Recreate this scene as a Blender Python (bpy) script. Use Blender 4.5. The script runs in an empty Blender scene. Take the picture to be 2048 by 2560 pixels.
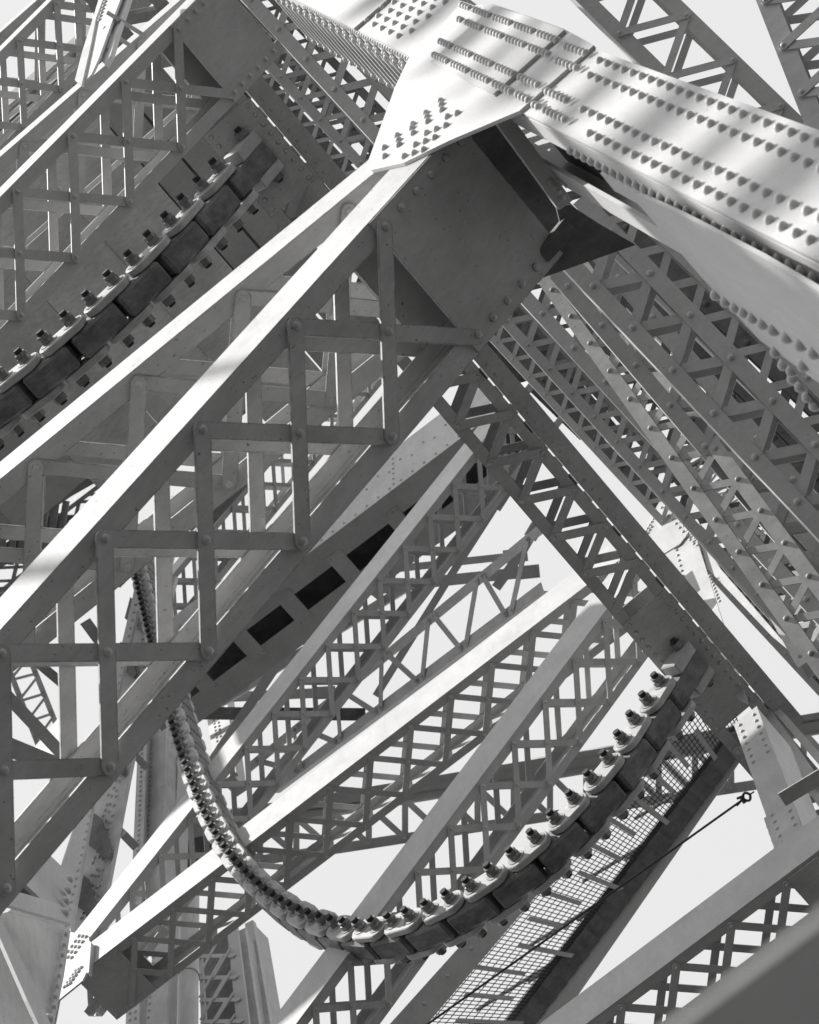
import bpy, bmesh, math, random
import numpy as np
random.seed(7)
# ------------------------------------------------------------------ camera
FPX = 7000.0
UC = np.array([0.62791147, -0.71689892, 0.30295729])     # tower's across direction, in camera axes
VC = np.array([-0.16136814, 0.26088232, 0.95178818])     # straight up
HC = np.array([0.76137212, 0.64652637, -0.04812635])     # along the tower face
MW = np.stack([HC, UC, VC])                              # camera axes -> world
EYE = np.array([0.0, 0.0, 1.6])
sc = bpy.context.scene
C = sc.collection
cam = bpy.data.cameras.new('camera')
co = bpy.data.objects.new('camera', cam); C.objects.link(co)
from mathutils import Matrix, Vector
R = Matrix(((HC[0], HC[1], -HC[2]), (UC[0], UC[1], -UC[2]), (VC[0], VC[1], -VC[2]))).to_4x4()
R.translation = Vector(EYE)
co.matrix_world = R
cam.sensor_fit = 'HORIZONTAL'; cam.sensor_width = 36.0; cam.lens = 36.0*FPX/2048
cam.clip_start = 0.05; cam.clip_end = 5000
cam.dof.use_dof = True; cam.dof.focus_distance = 15.0; cam.dof.aperture_fstop = 15.0
sc.camera = co
# ------------------------------------------------------------------ light
SUN = np.array([-0.42, -0.52, 0.74]); SUN = SUN/np.linalg.norm(SUN)
w = bpy.data.worlds.new('World'); sc.world = w; w.use_nodes = True
nt = w.node_tree; nt.nodes.clear()
sky = nt.nodes.new('ShaderNodeTexSky'); sky.sky_type = 'NISHITA'; sky.sun_disc = False
sky.sun_elevation = math.asin(SUN[2]); sky.sun_rotation = math.atan2(SUN[0], SUN[1])
sky.dust_density = 4.0
bw = nt.nodes.new('ShaderNodeRGBToBW')
mx = nt.nodes.new('ShaderNodeMix'); mx.data_type = 'RGBA'; mx.inputs[0].default_value = 0.75
cl = nt.nodes.new('ShaderNodeRGB'); cl.outputs[0].default_value = (5.2, 5.2, 5.2, 1)   # thin even cloud
bg = nt.nodes.new('ShaderNodeBackground'); bg.inputs[1].default_value = 0.10
wo = nt.nodes.new('ShaderNodeOutputWorld')
nt.links.new(sky.outputs[0], bw.inputs[0]); nt.links.new(bw.outputs[0], mx.inputs[6])
nt.links.new(cl.outputs[0], mx.inputs[7]); nt.links.new(mx.outputs[2], bg.inputs[0]); nt.links.new(bg.outputs[0], wo.inputs[0])
ld = bpy.data.lights.new('sun', 'SUN'); ld.energy = 3.7; ld.angle = math.radians(0.53); ld.color = (1.0, 0.985, 0.965)
lo = bpy.data.objects.new('sun', ld); C.objects.link(lo)
lo.rotation_euler = Vector(SUN).to_track_quat('Z', 'Y').to_euler(); lo.location = (-30, -30, 60)
sc.view_settings.view_transform = 'Standard'; sc.view_settings.look = 'None'
sc.view_settings.exposure = 0.95; sc.view_settings.gamma = 1
sc.cycles.max_bounces = 8; sc.cycles.diffuse_bounces = 4
# ------------------------------------------------------------------ sight lines: a pixel of the 2048x2560 photo onto a real plane
def ray(x, y): return MW @ np.array([(x-1024)/FPX, -(y-1280)/FPX, 1.0])
def on_h(x, y, c): r = ray(x, y); return r*(c/r[0])
def on_u(x, y, c): r = ray(x, y); return r*(c/r[1])
def on_v(x, y, c): r = ray(x, y); return r*(c/r[2])
def at(x, y, z): return ray(x, y)*z
def towards(P, q, d):                     # point on the sight line q that lies along direction d from P
    r = ray(*q); A = np.stack([r, -np.asarray(d, float)], 1)
    s = np.linalg.lstsq(A, P, rcond=None)[0]; return r*s[0]
EH, EU, EV = np.eye(3)
def nrm(a): a = np.asarray(a, float); return a/np.linalg.norm(a)
def perp(a, b): a = nrm(a); return nrm(np.asarray(b, float)-a*(a@np.asarray(b, float)))
# ------------------------------------------------------------------ materials
def steel(name, base=0.55, rough=0.5, grime=0.35, scale=3.0, speck=0.5, bump=0.15, edge=0.0):
    m = bpy.data.materials.new(name); m.use_nodes = True; t = m.node_tree; N = t.nodes; L = t.links
    b = N['Principled BSDF']; b.inputs['Roughness'].default_value = rough
    b.inputs['Specular IOR Level'].default_value = 0.35
    tc = N.new('ShaderNodeTexCoord'); oi = N.new('ShaderNodeObjectInfo')
    va = N.new('ShaderNodeVectorMath'); va.operation = 'ADD'
    L.new(tc.outputs['Object'], va.inputs[0]); L.new(oi.outputs['Random'], va.inputs[1])
    n1 = N.new('ShaderNodeTexNoise'); n1.inputs['Scale'].default_value = scale; n1.inputs['Detail'].default_value = 8; n1.inputs['Roughness'].default_value = 0.6
    n2 = N.new('ShaderNodeTexNoise'); n2.inputs['Scale'].default_value = 70; n2.inputs['Detail'].default_value = 5
    mp = N.new('ShaderNodeMapping'); mp.inputs['Scale'].default_value = (1.0, 2.6, 0.35); mp.inputs['Rotation'].default_value = (0.5, 0.4, 0.6)
    L.new(va.outputs[0], mp.inputs[0])
    n3 = N.new('ShaderNodeTexNoise'); n3.inputs['Scale'].default_value = 14; n3.inputs['Detail'].default_value = 6; n3.inputs['Roughness'].default_value = 0.7
    for n in (n1, n2): L.new(va.outputs[0], n.inputs['Vector'])
    L.new(mp.outputs[0], n3.inputs['Vector'])
    r1 = N.new('ShaderNodeMapRange'); r1.inputs[1].default_value = 0.3; r1.inputs[2].default_value = 0.7
    r1.inputs[3].default_value = base*(1-grime*0.55); r1.inputs[4].default_value = min(0.9, base*(1+grime*0.3))
    L.new(n1.outputs[0], r1.inputs[0])
    r2 = N.new('ShaderNodeMapRange'); r2.inputs[1].default_value = 0.66; r2.inputs[2].default_value = 0.74; r2.inputs[3].default_value = 1.0; r2.inputs[4].default_value = 1.0-speck
    L.new(n2.outputs[0], r2.inputs[0])
    r3 = N.new('ShaderNodeMapRange'); r3.inputs[1].default_value = 0.35; r3.inputs[2].default_value = 0.7; r3.inputs[3].default_value = 1.06; r3.inputs[4].default_value = 1.0-grime*0.35
    L.new(n3.outputs[0], r3.inputs[0])
    rr = N.new('ShaderNodeMapRange'); rr.inputs[3].default_value = 0.93; rr.inputs[4].default_value = 1.05; L.new(oi.outputs['Random'], rr.inputs[0])
    p = r1.outputs[0]
    for q in (r2, r3, rr):
        mu = N.new('ShaderNodeMath'); mu.operation = 'MULTIPLY'; L.new(p, mu.inputs[0]); L.new(q.outputs[0], mu.inputs[1]); p = mu.outputs[0]
    if edge:      # chipped, rust-stained paint along the exposed edges
        bv = N.new('ShaderNodeBevel'); bv.samples = 4; bv.inputs['Radius'].default_value = edge
        ge = N.new('ShaderNodeNewGeometry'); dt = N.new('ShaderNodeVectorMath'); dt.operation = 'DOT_PRODUCT'
        L.new(bv.outputs[0], dt.inputs[0]); L.new(ge.outputs['True Normal'], dt.inputs[1])
        n4 = N.new('ShaderNodeTexNoise'); n4.inputs['Scale'].default_value = 22; n4.inputs['Detail'].default_value = 7; n4.inputs['Roughness'].default_value = 0.75; L.new(va.outputs[0], n4.inputs['Vector'])
        r5 = N.new('ShaderNodeMapRange'); r5.inputs[1].default_value = 0.42; r5.inputs[2].default_value = 0.6; r5.inputs[3].default_value = 0.0; r5.inputs[4].default_value = 1.0; L.new(n4.outputs[0], r5.inputs[0])
        r6 = N.new('ShaderNodeMapRange'); r6.inputs[1].default_value = 0.985; r6.inputs[2].default_value = 0.88; r6.inputs[3].default_value = 0.0; r6.inputs[4].default_value = 0.85; L.new(dt.outputs['Value'], r6.inputs[0])
        m7 = N.new('ShaderNodeMath'); m7.operation = 'MULTIPLY'; L.new(r5.outputs[0], m7.inputs[0]); L.new(r6.outputs[0], m7.inputs[1])
        m8 = N.new('ShaderNodeMath'); m8.operation = 'SUBTRACT'; m8.inputs[0].default_value = 1.0; L.new(m7.outputs[0], m8.inputs[1])
        m9 = N.new('ShaderNodeMath'); m9.operation = 'MULTIPLY'; L.new(p, m9.inputs[0]); L.new(m8.outputs[0], m9.inputs[1]); p = m9.outputs[0]
    L.new(p, b.inputs['Base Color'])
    if bump:
        bp = N.new('ShaderNodeBump'); bp.inputs['Strength'].default_value = bump; bp.inputs['Distance'].default_value = 0.004
        L.new(n3.outputs[0], bp.inputs['Height']); L.new(bp.outputs[0], b.inputs['Normal'])
    return m
PAINT = steel('pale_grey_steel_paint', 0.50, 0.45, 0.26, 2.5, 0.45)
WORN = steel('worn_grey_steel_paint', 0.50, 0.5, 0.36, 3.0, 0.8, edge=0.009)
FRESH = steel('clean_pale_steel_paint', 0.52, 0.6, 0.15, 1.5, 0.25, 0.08)
SHADY = steel('dark_and_shaded_grey_paint', 0.33, 0.55, 0.5, 3.0, 0.7)  # shade deep in the structure put into the base colour; also washers
DARK = steel('dark_weathered_and_shaded_steel', 0.16, 0.55, 0.7, 5.0, 0.6)  # weathered steel; its darkness also stands in for shade inside and behind members
CASTIRON = steel('stained_cast_block', 0.19, 0.6, 0.9, 7.0, 0.6, 0.3)
PLATE = steel('link_plate_paint', 0.44, 0.5, 0.35, 9.0, 0.5)
NUT = steel('bolt_steel', 0.22, 0.35, 0.5, 20.0, 0.4); NUT.node_tree.nodes['Principled BSDF'].inputs['Metallic'].default_value = 0.4
TIP = steel('rusted_thread', 0.035, 0.8, 0.6, 40.0, 0.3)
CONC = steel('counterweight_facing', 0.80, 0.8, 0.6, 1.2, 0.3, 0.3)
GROUND = steel('ground_dark_asphalt', 0.035, 0.9, 0.4, 0.5, 0.2)
WIRE = steel('dark_wire', 0.05, 0.6, 0.3, 10, 0.1, 0)
# ------------------------------------------------------------------ mesh kit
class MB:
    def __init__(s): s.v = []; s.f = []; s.sm = []
    def add(s, vs, fs, smooth=False):
        o = len(s.v); s.v += [np.asarray(p, float) for p in vs]
        for f in fs: s.f.append([i+o for i in f]); s.sm.append(smooth)
    def prism(s, pts, d, smooth=False):
        n = len(pts); d = np.asarray(d, float)
        s.add(list(pts)+[np.asarray(p)+d for p in pts], [list(range(n)), list(range(2*n-1, n-1, -1))]+[[i, (i+1) % n, (i+1) % n+n, i+n] for i in range(n)])
    def box(s, o, ax, ay, az, rx, ry, rz):
        o = np.asarray(o, float)
        s.prism([o+ax*x+ay*y+az*rz[0] for x, y in ((rx[0], ry[0]), (rx[1], ry[0]), (rx[1], ry[1]), (rx[0], ry[1]))], az*(rz[1]-rz[0]))
    def profile(s, prof, o, ax, ay, az, z0, z1):
        o = np.asarray(o, float)
        s.prism([o+ax*x+ay*y+az*z0 for x, y in prof], az*(z1-z0))
    def dome(s, c, n, r, h=None, seg=12, rings=3):
        h = r*0.75 if h is None else h; n = nrm(n); a = perp(n, [0.31, 0.55, 0.77] if abs(n @ nrm([0.31, 0.55, 0.77])) < .9 else [1, 0, 0]); b = np.cross(n, a)
        vs = []; fs = []
        for i in range(rings):
            t = i*math.pi/2/rings
            for j in range(seg):
                q = 2*math.pi*j/seg; vs.append(c+(a*math.cos(q)+b*math.sin(q))*r*math.cos(t)+n*h*math.sin(t))
        vs.append(c+n*h)
        for i in range(rings-1):
            for j in range(seg): fs.append([i*seg+j, i*seg+(j+1) % seg, (i+1)*seg+(j+1) % seg, (i+1)*seg+j])
        for j in range(seg): fs.append([(rings-1)*seg+j, (rings-1)*seg+(j+1) % seg, rings*seg])
        s.add(vs, fs, True)
    def cyl(s, p0, p1, r, seg=12, r1=None, smooth=True, rot=0.0):
        p0 = np.asarray(p0, float); p1 = np.asarray(p1, float); n = nrm(p1-p0); r1 = r if r1 is None else r1
        a = perp(n, [0, 0, 1] if abs(n[2]) < .9 else [1, 0, 0]); b = np.cross(n, a)
        vs = []
        for P, q in ((p0, r), (p1, r1)):
            for j in range(seg): t = 2*math.pi*j/seg+rot; vs.append(P+(a*math.cos(t)+b*math.sin(t))*q)
        s.add(vs, [[j, (j+1) % seg, (j+1) % seg+seg, j+seg] for j in range(seg)], smooth)
        s.add(vs[:seg], [list(range(seg))]); s.add(vs[seg:], [list(range(seg))])
    def stadium(s, A, B, wd, side, n0, t, seg=7):
        # flat bar A->B, width wd along side, face normal n0, thickness t on the n0 side
        A = np.asarray(A, float); B = np.asarray(B, float); d = nrm(B-A); pts = []
        for i in range(seg+1):
            q = -math.pi/2+math.pi*i/seg; pts.append(B+d*wd/2*math.cos(q)+side*wd/2*math.sin(q))
        for i in range(seg+1):
            q = math.pi/2+math.pi*i/seg; pts.append(A+d*wd/2*math.cos(q)+side*wd/2*math.sin(q))
        s.prism(pts, n0*t)
    def build(s, name, mat, parent=None, origin=None, at_loc=None, bevel=0.0):
        org = np.asarray(origin if origin is not None else (s.v[0] if s.v else (0, 0, 0)), float)
        me = bpy.data.meshes.new(name); me.from_pydata([tuple(p-org) for p in s.v], [], s.f); me.materials.append(mat)
        bm = bmesh.new(); bm.from_mesh(me)
        for f, k in zip(bm.faces, s.sm): f.smooth = k
        bmesh.ops.recalc_face_normals(bm, faces=bm.faces)
        bm.to_mesh(me); bm.free()
        o = bpy.data.objects.new(name, me); C.objects.link(o)
        place(o, org, parent)
        if bevel:
            md = o.modifiers.new('edge', 'BEVEL'); md.width = bevel; md.segments = 1; md.limit_method = 'ANGLE'
        return o
BASE = {}
def place(o, org, parent=None):
    BASE[o.name] = np.asarray(org, float)
    if parent is None: o.location = Vector(tuple(org+EYE))
    else:
        o.parent = parent; o.location = Vector(tuple(org-BASE[parent.name]))
def dup(o, org, parent):
    c = o.copy(); C.objects.link(c); place(c, org, parent); return c
def empty(name, loc, label, cat, group=None):
    o = bpy.data.objects.new(name, None); C.objects.link(o); o.empty_display_size = .2; place(o, loc)
    return tag(o, label, cat, group)
def tag(o, label, cat, group=None, kind=None):
    o['label'] = label; o['category'] = cat
    if group: o['group'] = group
    if kind: o['kind'] = kind
    return o
# ------------------------------------------------------------------ laced strut: two channels toe to toe, flat lacing bars riveted on both open sides
def chan(W_off, fl, T, th):
    # profile in (w, v): web at w=W_off, flanges toward +w, with small inner fillets
    a = W_off; b = W_off+fl; c = th*0.9
    return [(a, 0), (b, 0), (b, th), (a+th+c, th), (a+th, th+c), (a+th, T-th-c), (a+th+c, T-th), (b, T-th), (b, T), (a, T)]
def strut(label, group, P0, a, wv, vv, W, T, p, krange, sa, sb, style='double', off=.048, fl=.078, th=.012, bw=.058, bt=.010, rr=.0155, plates=(), back=True, detail=False, mat=None, name='laced_strut', cat='strut', cover=0, skip=(), inside=False):
    mat = mat or PAINT; P0 = np.asarray(P0, float); a = nrm(a); wv = perp(a, wv); vv0 = np.cross(a, wv); vv = vv0*np.sign(vv0 @ vv)
    root = empty(name, P0+a*sb, label, cat, group)
    prof = chan(-off, fl, T, th)
    for e in (0, 1):
        m = MB(); m.profile([(W-x, y) for x, y in prof] if e else prof, P0, wv, vv, a, sa, sb)
        if inside:
            for k in range(krange[0], krange[1]+1): m.dome(P0+a*p*(k if e else k+.5)+wv*(W if e else 0), -vv, rr, rr*.85, 12, 4)
        m.build('channel', mat, root)
    if cover:
        m = MB(); m.box(P0, a, wv, vv, (sa+.002, sb-.002), (-off-.012, -off-.0005), (-.006, cover)); m.build('cover_plate', mat, root)
    seg, rg = (14, 4) if detail else (8, 2)
    rm = MB(); rm.dome(np.zeros(3), -vv, rr, rr*.8, seg, rg)
    rivet0 = None
    for side, v0, nn in ((0, th+.0005 if inside else 0.0, vv if inside else -vv),)+(((1, T-th-.0005 if inside else T, -vv if inside else vv),) if back else ()):
        protos = {}
        def bar(key, k, A, B, layer, riv):
            A = P0+a*A[0]*p+wv*A[1]+vv*v0+nn*(.0006+layer*(bt+.0008)); B = P0+a*B[0]*p+wv*B[1]+vv*v0+nn*(.0006+layer*(bt+.0008))
            sd = nrm(np.cross(B-A, nn))
            if key in protos:
                o = dup(protos[key], A, root)
                if detail and side == 0:
                    for r_, q in zip(protos[key].children, riv): dup(r_, A+(B-A)*q+nn*bt, o)
                return
            m = MB(); m.stadium(A, B, bw, sd, nn, bt)
            if not (detail and side == 0):
                for q in (() if inside else riv): m.dome(A+(B-A)*q+nn*bt, nn, rr, rr*.8, seg, rg)
            o = m.build('lacing_bar', mat, root, A)
            if detail and side == 0:
                for q in riv:
                    m = MB(); c = A+(B-A)*q+nn*bt; m.dome(c, nn, rr, rr*.8, seg, rg); m.build('rivet', mat, o, c)
            protos[key] = o
        for k in range(krange[0], krange[1]+1):
            if k in skip: continue
            if style == 'double':
                if k-1 >= krange[0]: bar('h', k, (k, 0), (k-1, W), 0, [])
                if k+1 <= krange[1]: bar('v', k, (k, 0), (k+1, W), 1, [0, .5, 1])
            else:      # zigzag: lower point k, upper point k+.5
                bar('h', k, (k, W), (k+.5, 0), 1, [0, 1])
                if k+1 <= krange[1]: bar('v', k, (k+.5, 0), (k+1, W), 0, [])
        for s0, s1, nr in plates:
            e = .020 if side == 0 else .0
            m = MB(); o_ = P0+vv*v0
            m.box(o_, a, wv, nn, (s0, s1), (-off+.003, W+off-.003), (.0004, .0095))
            if side == 0:
                for i in range(nr):
                    s = s0+(s1-s0)*(i+.5)/nr
                    for q in (0, W): m.dome(o_+a*s+wv*q+nn*.0095, nn, rr, rr*.8, seg, rg)
            m.build('tie_plate', mat, root)
        if plates and side == 0 and style == 'double':
            s_ = min(q[0] for q in plates) if plates[0][0] < 0 else max(q[1] for q in plates)
            m = MB(); m.box(P0, a, wv, vv, (s_+.01, s_+.02) if s_ < 0 else (s_-.02, s_-.01), (-off+.014, W+off-.014), (.001, T-.001)); m.build('diaphragm', mat, root)
            m = MB(); m.box(P0, a, wv, vv, (min(plates[0][0], plates[0][1]), max(plates[0][0], plates[0][1])), (-off+.004, W+off-.004), (T+.011, T+.018)); m.build('rear_plate', mat, root)
    return root
def strut_u(label, group, y, t0, t1, n, krange, sa, sb, W=.5, T=.27, **kw):
    # strut in a vertical plane u=y: first and last top rivets seen at t0, t1, n panels apart
    A = on_u(*t0, y); B = on_u(*t1, y); d = B-A; p = np.linalg.norm(d)/n
    return strut(label, group, A, d, EU, EV, W, T, p, krange, sa*p, sb*p, **kw), A, nrm(d), p
# ================================================================== ground
m = MB(); m.box((0, 0, -1.6), EH, EU, EV, (-600, 600), (-600, 600), (-.3, 0)); g = m.build('ground', GROUND); g['kind'] = 'structure'; g['label'] = 'dark flat ground below the steel tower'; g['category'] = 'ground'
# ================================================================== near frame: laced braces
GN = 'laced diagonal struts of the near frame'
YN = 2.106
B, PB, aB, pB = strut_u('largest laced strut with the biggest rivets, its end plate under the riveted gusset corner', GN, YN, (955, 570), (255, 1348), 3, (0, 5), -1.02, 6.2, T=.268, detail=True, mat=WORN, plates=[(-.50, .03, 6)])
A, PA, aA, pA = strut_u('second largest laced strut, right behind the largest, meeting the gusset at its pointed tip', GN, YN, (873, 526), (91, 1165), 3, (0, 5), -.72, 6.0, T=.235, detail=True, mat=WORN)
C1, PC, aC, pC = strut_u('laced strut at upper left with white strip and dark end plate above the short chain', GN, YN, (442, 75), (41, 481), 3, (0, 5), -1.0, 6.0, T=.255, detail=True, plates=[(-.46, .02, 6)])
C2, *_ = strut_u('laced strut at upper left whose white strip is interrupted by a pale bracket', GN, YN, (355, 109), (61, 365), 2, (-1, 5), -1.2, 6, T=.235)
D1, *_ = strut_u('small laced strut crossing the top left corner, front one of that pair', GN, YN, (140, 10), (47, 103), 1, (-2, 4), -2.2, 4.5, T=.255)
D2, *_ = strut_u('small laced strut in the extreme top left corner, rear one of that pair', GN, YN, (105, 8), (2, 99), 1, (-2, 4), -2.2, 4.5, T=.235)
# ================================================================== far frame: laced braces
GF = 'laced diagonal struts of the far frame'
YF = 9.22
E1, PE, aE, pE = strut_u('long thin laced strut rising from the lower left gusset past the slotted girder', GF, YF, (1135, 1214), (615, 1872), 8, (-3, 14), -3.4, 14.2, T=.28, cover=.40)
F1, PF, aF, pF = strut_u('laced strut with the broadest white sunlit strip, crossing the middle of the view', GF, YF, (1436, 1505), (630, 2122), 8, (-1, 12), -1.2, 12.3, T=.35, cover=.46, plates=[(5.45, 5.95, 7)])
G1, PG, aG, pG = strut_u('laced strut passing right behind the lowest bolts of the long chain', GF, YF, (1511, 1555), (787, 2524), 9, (-1, 12), -1.3, 12.5, T=.28, cover=.40)
H1, PH, aH, pH = strut_u('laced strut at lower right, partly hidden by the blurred foreground rail', GF, YF, (1967, 2209), (1554, 2517), 3, (-3, 6), -3.3, 6.3, T=.33, cover=.40)
# ================================================================== near post (vertical, riveted)
def plate(name, pts, thick, mat, parent=None, bevel=0):
    m = MB(); m.prism([np.asarray(p, float) for p in pts], thick); return m.build(name, mat, parent, bevel=bevel)
def rivets(parent, items, mat, r, h, cap=100, seg=14, rg=4, name='rivet'):
    items = list(items); protos = {}
    if not items: return
    for c, n in items[:cap]:
        k = tuple(np.round(n, 3))
        if k in protos: dup(protos[k], c, parent)
        else:
            m = MB(); m.dome(c, n, r, h, seg, rg); protos[k] = m.build(name, mat, parent, c)
    if len(items) > cap:
        m = MB()
        for c, n in items[cap:]: m.dome(c, n, r, h, seg, rg)
        o = m.build('rivets', mat, parent); o['kind'] = 'stuff'
post = empty('riveted_post', np.array([.78, 2.2, 4.0]), 'broad pale riveted post crossing the upper right with four long rivet rows', 'steel post')
DM = np.array([-.024, 0, 1.0]); YP = 2.057
def pp(h, u, v): return np.array([h-.024*(v-8.17), u, v])
V0, V1 = 4.6, 15.5
def slab(h0, h1, u0, u1, v0=V0, v1=V1):
    m = MB(); m.prism([pp(h0, u0, v0), pp(h1, u0, v0), pp(h1, u1, v0), pp(h0, u1, v0)], DM*(v1-v0)); return m
slab(.700, 1.013, YP, YP+.014).build('face_plate', FRESH, post)
slab(.704, 1.006, YP+.0145, YP+.022).build('cover_plate', FRESH, post)
slab(.700, .712, YP+.0225, YP+.112).build('corner_angle', FRESH, post)
slab(.995, 1.009, YP+.0225, YP+.11).build('corner_angle', FRESH, post)
slab(.78, .79, YP+.03, YP+.385, 4.6, 9.6).build('inner_shade_web', DARK, post)  # dark web added; its colour stands for the shade inside the post
slab(.698, .712, YP+.30, YP+.39).build('corner_angle', FRESH, post)
slab(.700, 1.013, YP+.3905, YP+.404).build('rear_plate', FRESH, post)
slab(.995, 1.009, YP+.30, YP+.39).build('corner_angle', FRESH, post)
bar0 = None
for i in range(26):
    v = 9.9+i*.21
    for d in (0, 1):
        A_ = pp(.6985, YP+.07, v+(.105 if d else 0)); B_ = pp(.6985, YP+.345, v+(0 if d else .105)+(.0))
        A_ = A_-EH*.0115*d; B_ = B_-EH*.0115*d
        m = MB(); m.stadium(A_, B_, .045, nrm(np.cross(B_-A_, -EH)), -EH, .010)
        for q in (A_, B_): m.dome(q-EH*.010, -EH, .014, .011, 8, 3)
        m.build('lacing_bar', FRESH, post)
main_riv = []
rows = [.969, .907, .789, .727]
v = 6.0
riv_front = -EU
for j, h in enumerate(rows):
    h = h+.024*(8.5-8.17)
    v = 5.55+.03*j
    while v < (8.80, 8.72, 8.42, 8.22)[j]:
        main_riv.append((pp(h, YP, v), riv_front)); v += .104
main_riv.sort(key=lambda c: -c[0][2])
rivets(post, main_riv, FRESH, .0145, .018)
m = MB()                                                   # rivets along the side leg
v = 5.4
while v < 8.55: m.dome(pp(.700, YP+.085, v), -EH, .017, .018, 12, 4); v += .088
v = 9.3
while v < 14: m.dome(pp(.700, YP+.03, v), -EH, .013, .012, 8, 3); m.dome(pp(.698, YP+.375, v), -EH, .012, .011, 8, 3); v += .06
o = m.build('rivets', FRESH, post); o['kind'] = 'stuff'
m = MB(); v = 11.35; k = 0
while v < 14.6:
    for j, h in enumerate((.97, .925, .88, .835, .79, .745)): m.dome(pp(h+.01, YP, v+(.1 if j % 2 else 0)), -EU, .016, .018, 10, 3)
    v += .2
o = m.build('rivets', FRESH, post); o['kind'] = 'stuff'
m = MB(); m.prism([pp(.690, YP-.0005, 12.25), pp(1.02, YP-.0005, 12.25), pp(1.02, YP-.0005, 12.65+3), pp(.690, YP-.0005, 12.65+3)], -EU*.016); m.build('splice_plate', FRESH, post)
m = MB(); m.prism([pp(.690, YP+.10, 5.2), pp(.690, YP+.17, 5.2), pp(.690, YP+.17, 8.1), pp(.690, YP+.10, 8.1)], -EH*.009)
m.build('side_cover', FRESH, post)
# corner gusset on the post
YG = YP-.0008
gus = empty('gusset_plate', on_u(930, 430, YG), 'large pale kite-shaped gusset plate where two sunlit strips meet the broad riveted post', 'gusset')
G_OUT = [(921, 424), (993, 224), (1031, 143), (1090, 92), (1151, 22), (1238, 16), (1330, 48), (1418, 80), (1491, 120), (1305, 284), (1130, 358), (1015, 414), (934, 432)]
plate('plate', [on_u(*q, YG) for q in G_OUT], -EU*.013, FRESH, gus)
plate('splice_plate', [on_u(*q, YG-.0135) for q in [(1082, 160), (1240, 22), (1330, 49), (1417, 82), (1240, 242)]], -EU*.014, FRESH, gus)
gr = []
z1 = lambda L: [(850+.3768*x, .3768*y) for x, y in L]
tipr = z1([(300, 985), (385, 905), (393, 935), (397, 965), (488, 830), (482, 855), (492, 888), (575, 755), (582, 780), (588, 810), (672, 675), (677, 700), (682, 733), (783, 757), (718, 780), (708, 838), (645, 862), (580, 888), (635, 918), (572, 943), (507, 965), (560, 998), (497, 1020), (432, 1042), (303, 1042)])
for q in tipr: gr.append((on_u(*q, YG-.013), -EU))
for j, h in enumerate(rows):
    h = h+.024*(8.5-8.17); a0 = (8.93, 8.85, 8.60, 8.42)[j]; v = a0
    stop = (10.95, 10.75, 10.65, 10.55)[j]; c = 0
    while v < stop:
        P = pp(h, YG, v); over = v > (9.25, 9.15, 8.95, 8.85)[j]
        gr.append((P-EU*(.0275 if over else .013), -EU)); c += 1
        v += .052 if c % 6 else .105
tip = gr[:len(tipr)]; rest = sorted(gr[len(tipr):], key=lambda c: c[0][2])
rivets(gus, tip+rest, FRESH, .0148, .017)
# dark folded plates at the end of the largest strut
zB = 9.78
P1 = at(1341, 700, zB); vB = P1[2]
br = empty('bracket_plate', P1, 'dark triangular bracket plate at the lower corner of the largest end plate', 'bracket')
plate('plate', [on_v(*q, vB) for q in [(1341, 700), (1590, 612), (1500, 560), (1425, 512), (1391, 517), (1400, 555)]], EV*.014, DARK, br)
plate('stiffener', [at(*q, zB-.06) for q in [(1345, 628), (1412, 545), (1446, 577), (1372, 655)]], EV*.03, DARK, br)
m = MB(); m.prism([at(*q, 10.0) for q in [(1128, 372), (1175, 338), (1245, 302), (1400, 520), (1446, 577), (1372, 657)]], nrm(ray(1300, 450))*.012); m.build('side_plate', DARK, br)
sp = empty('edge_angle', at(1272, 300, 9.5), 'thin white edged angle bar beside the largest dark end plate', 'angle bar')
A_ = at(1240, 305, 9.6); B_ = towards(A_, (1400, 525), np.array([.1, .99, -.1])); d_ = nrm(B_-A_)
m = MB(); s_ = perp(d_, EH); m.profile([(0, 0), (.055, 0), (.055, .008), (.008, .008), (.008, .09), (0, .09)], A_, s_, np.cross(d_, s_)*np.sign(np.cross(d_, s_)[2]), d_, 0, np.linalg.norm(B_-A_)); m.build('angle', FRESH, sp)
for t_ in (.74, .80, .86, .92):
    m = MB(); c = A_+(B_-A_)*t_+s_*.03; m.dome(c, -np.cross(d_, s_)*np.sign(np.cross(d_, s_)[2]), .015, .014, 10, 3); m.build('rivet', FRESH, sp)
# transverse gusset for the side bracing: smooth grey plate below the post
tg = empty('side_gusset', on_h(1700, 620, .70), 'smooth grey gusset plate edged with round rivets, hanging beneath the broad riveted post', 'gusset')
HG = .69
plate('plate', [on_h(*q, HG) for q in [(1560, 470), (1640, 560), (1760, 700), (1900, 850), (2120, 1010), (2120, 770), (1900, 640), (1700, 535)]], EH*.012, FRESH, tg)
tr = [(1793, 735), (1818, 752), (1842, 766), (1864, 778), (1886, 792), (1911, 807), (1938, 822), (1970, 841), (2005, 860), (2038, 880), (1943, 878), (1962, 910), (1983, 925), (2012, 912), (1985, 945), (2004, 965), (2022, 990), (2040, 1012)]
rivets(tg, [(on_h(*q, HG), -EH) for q in tr], FRESH, .019, .022)
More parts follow.
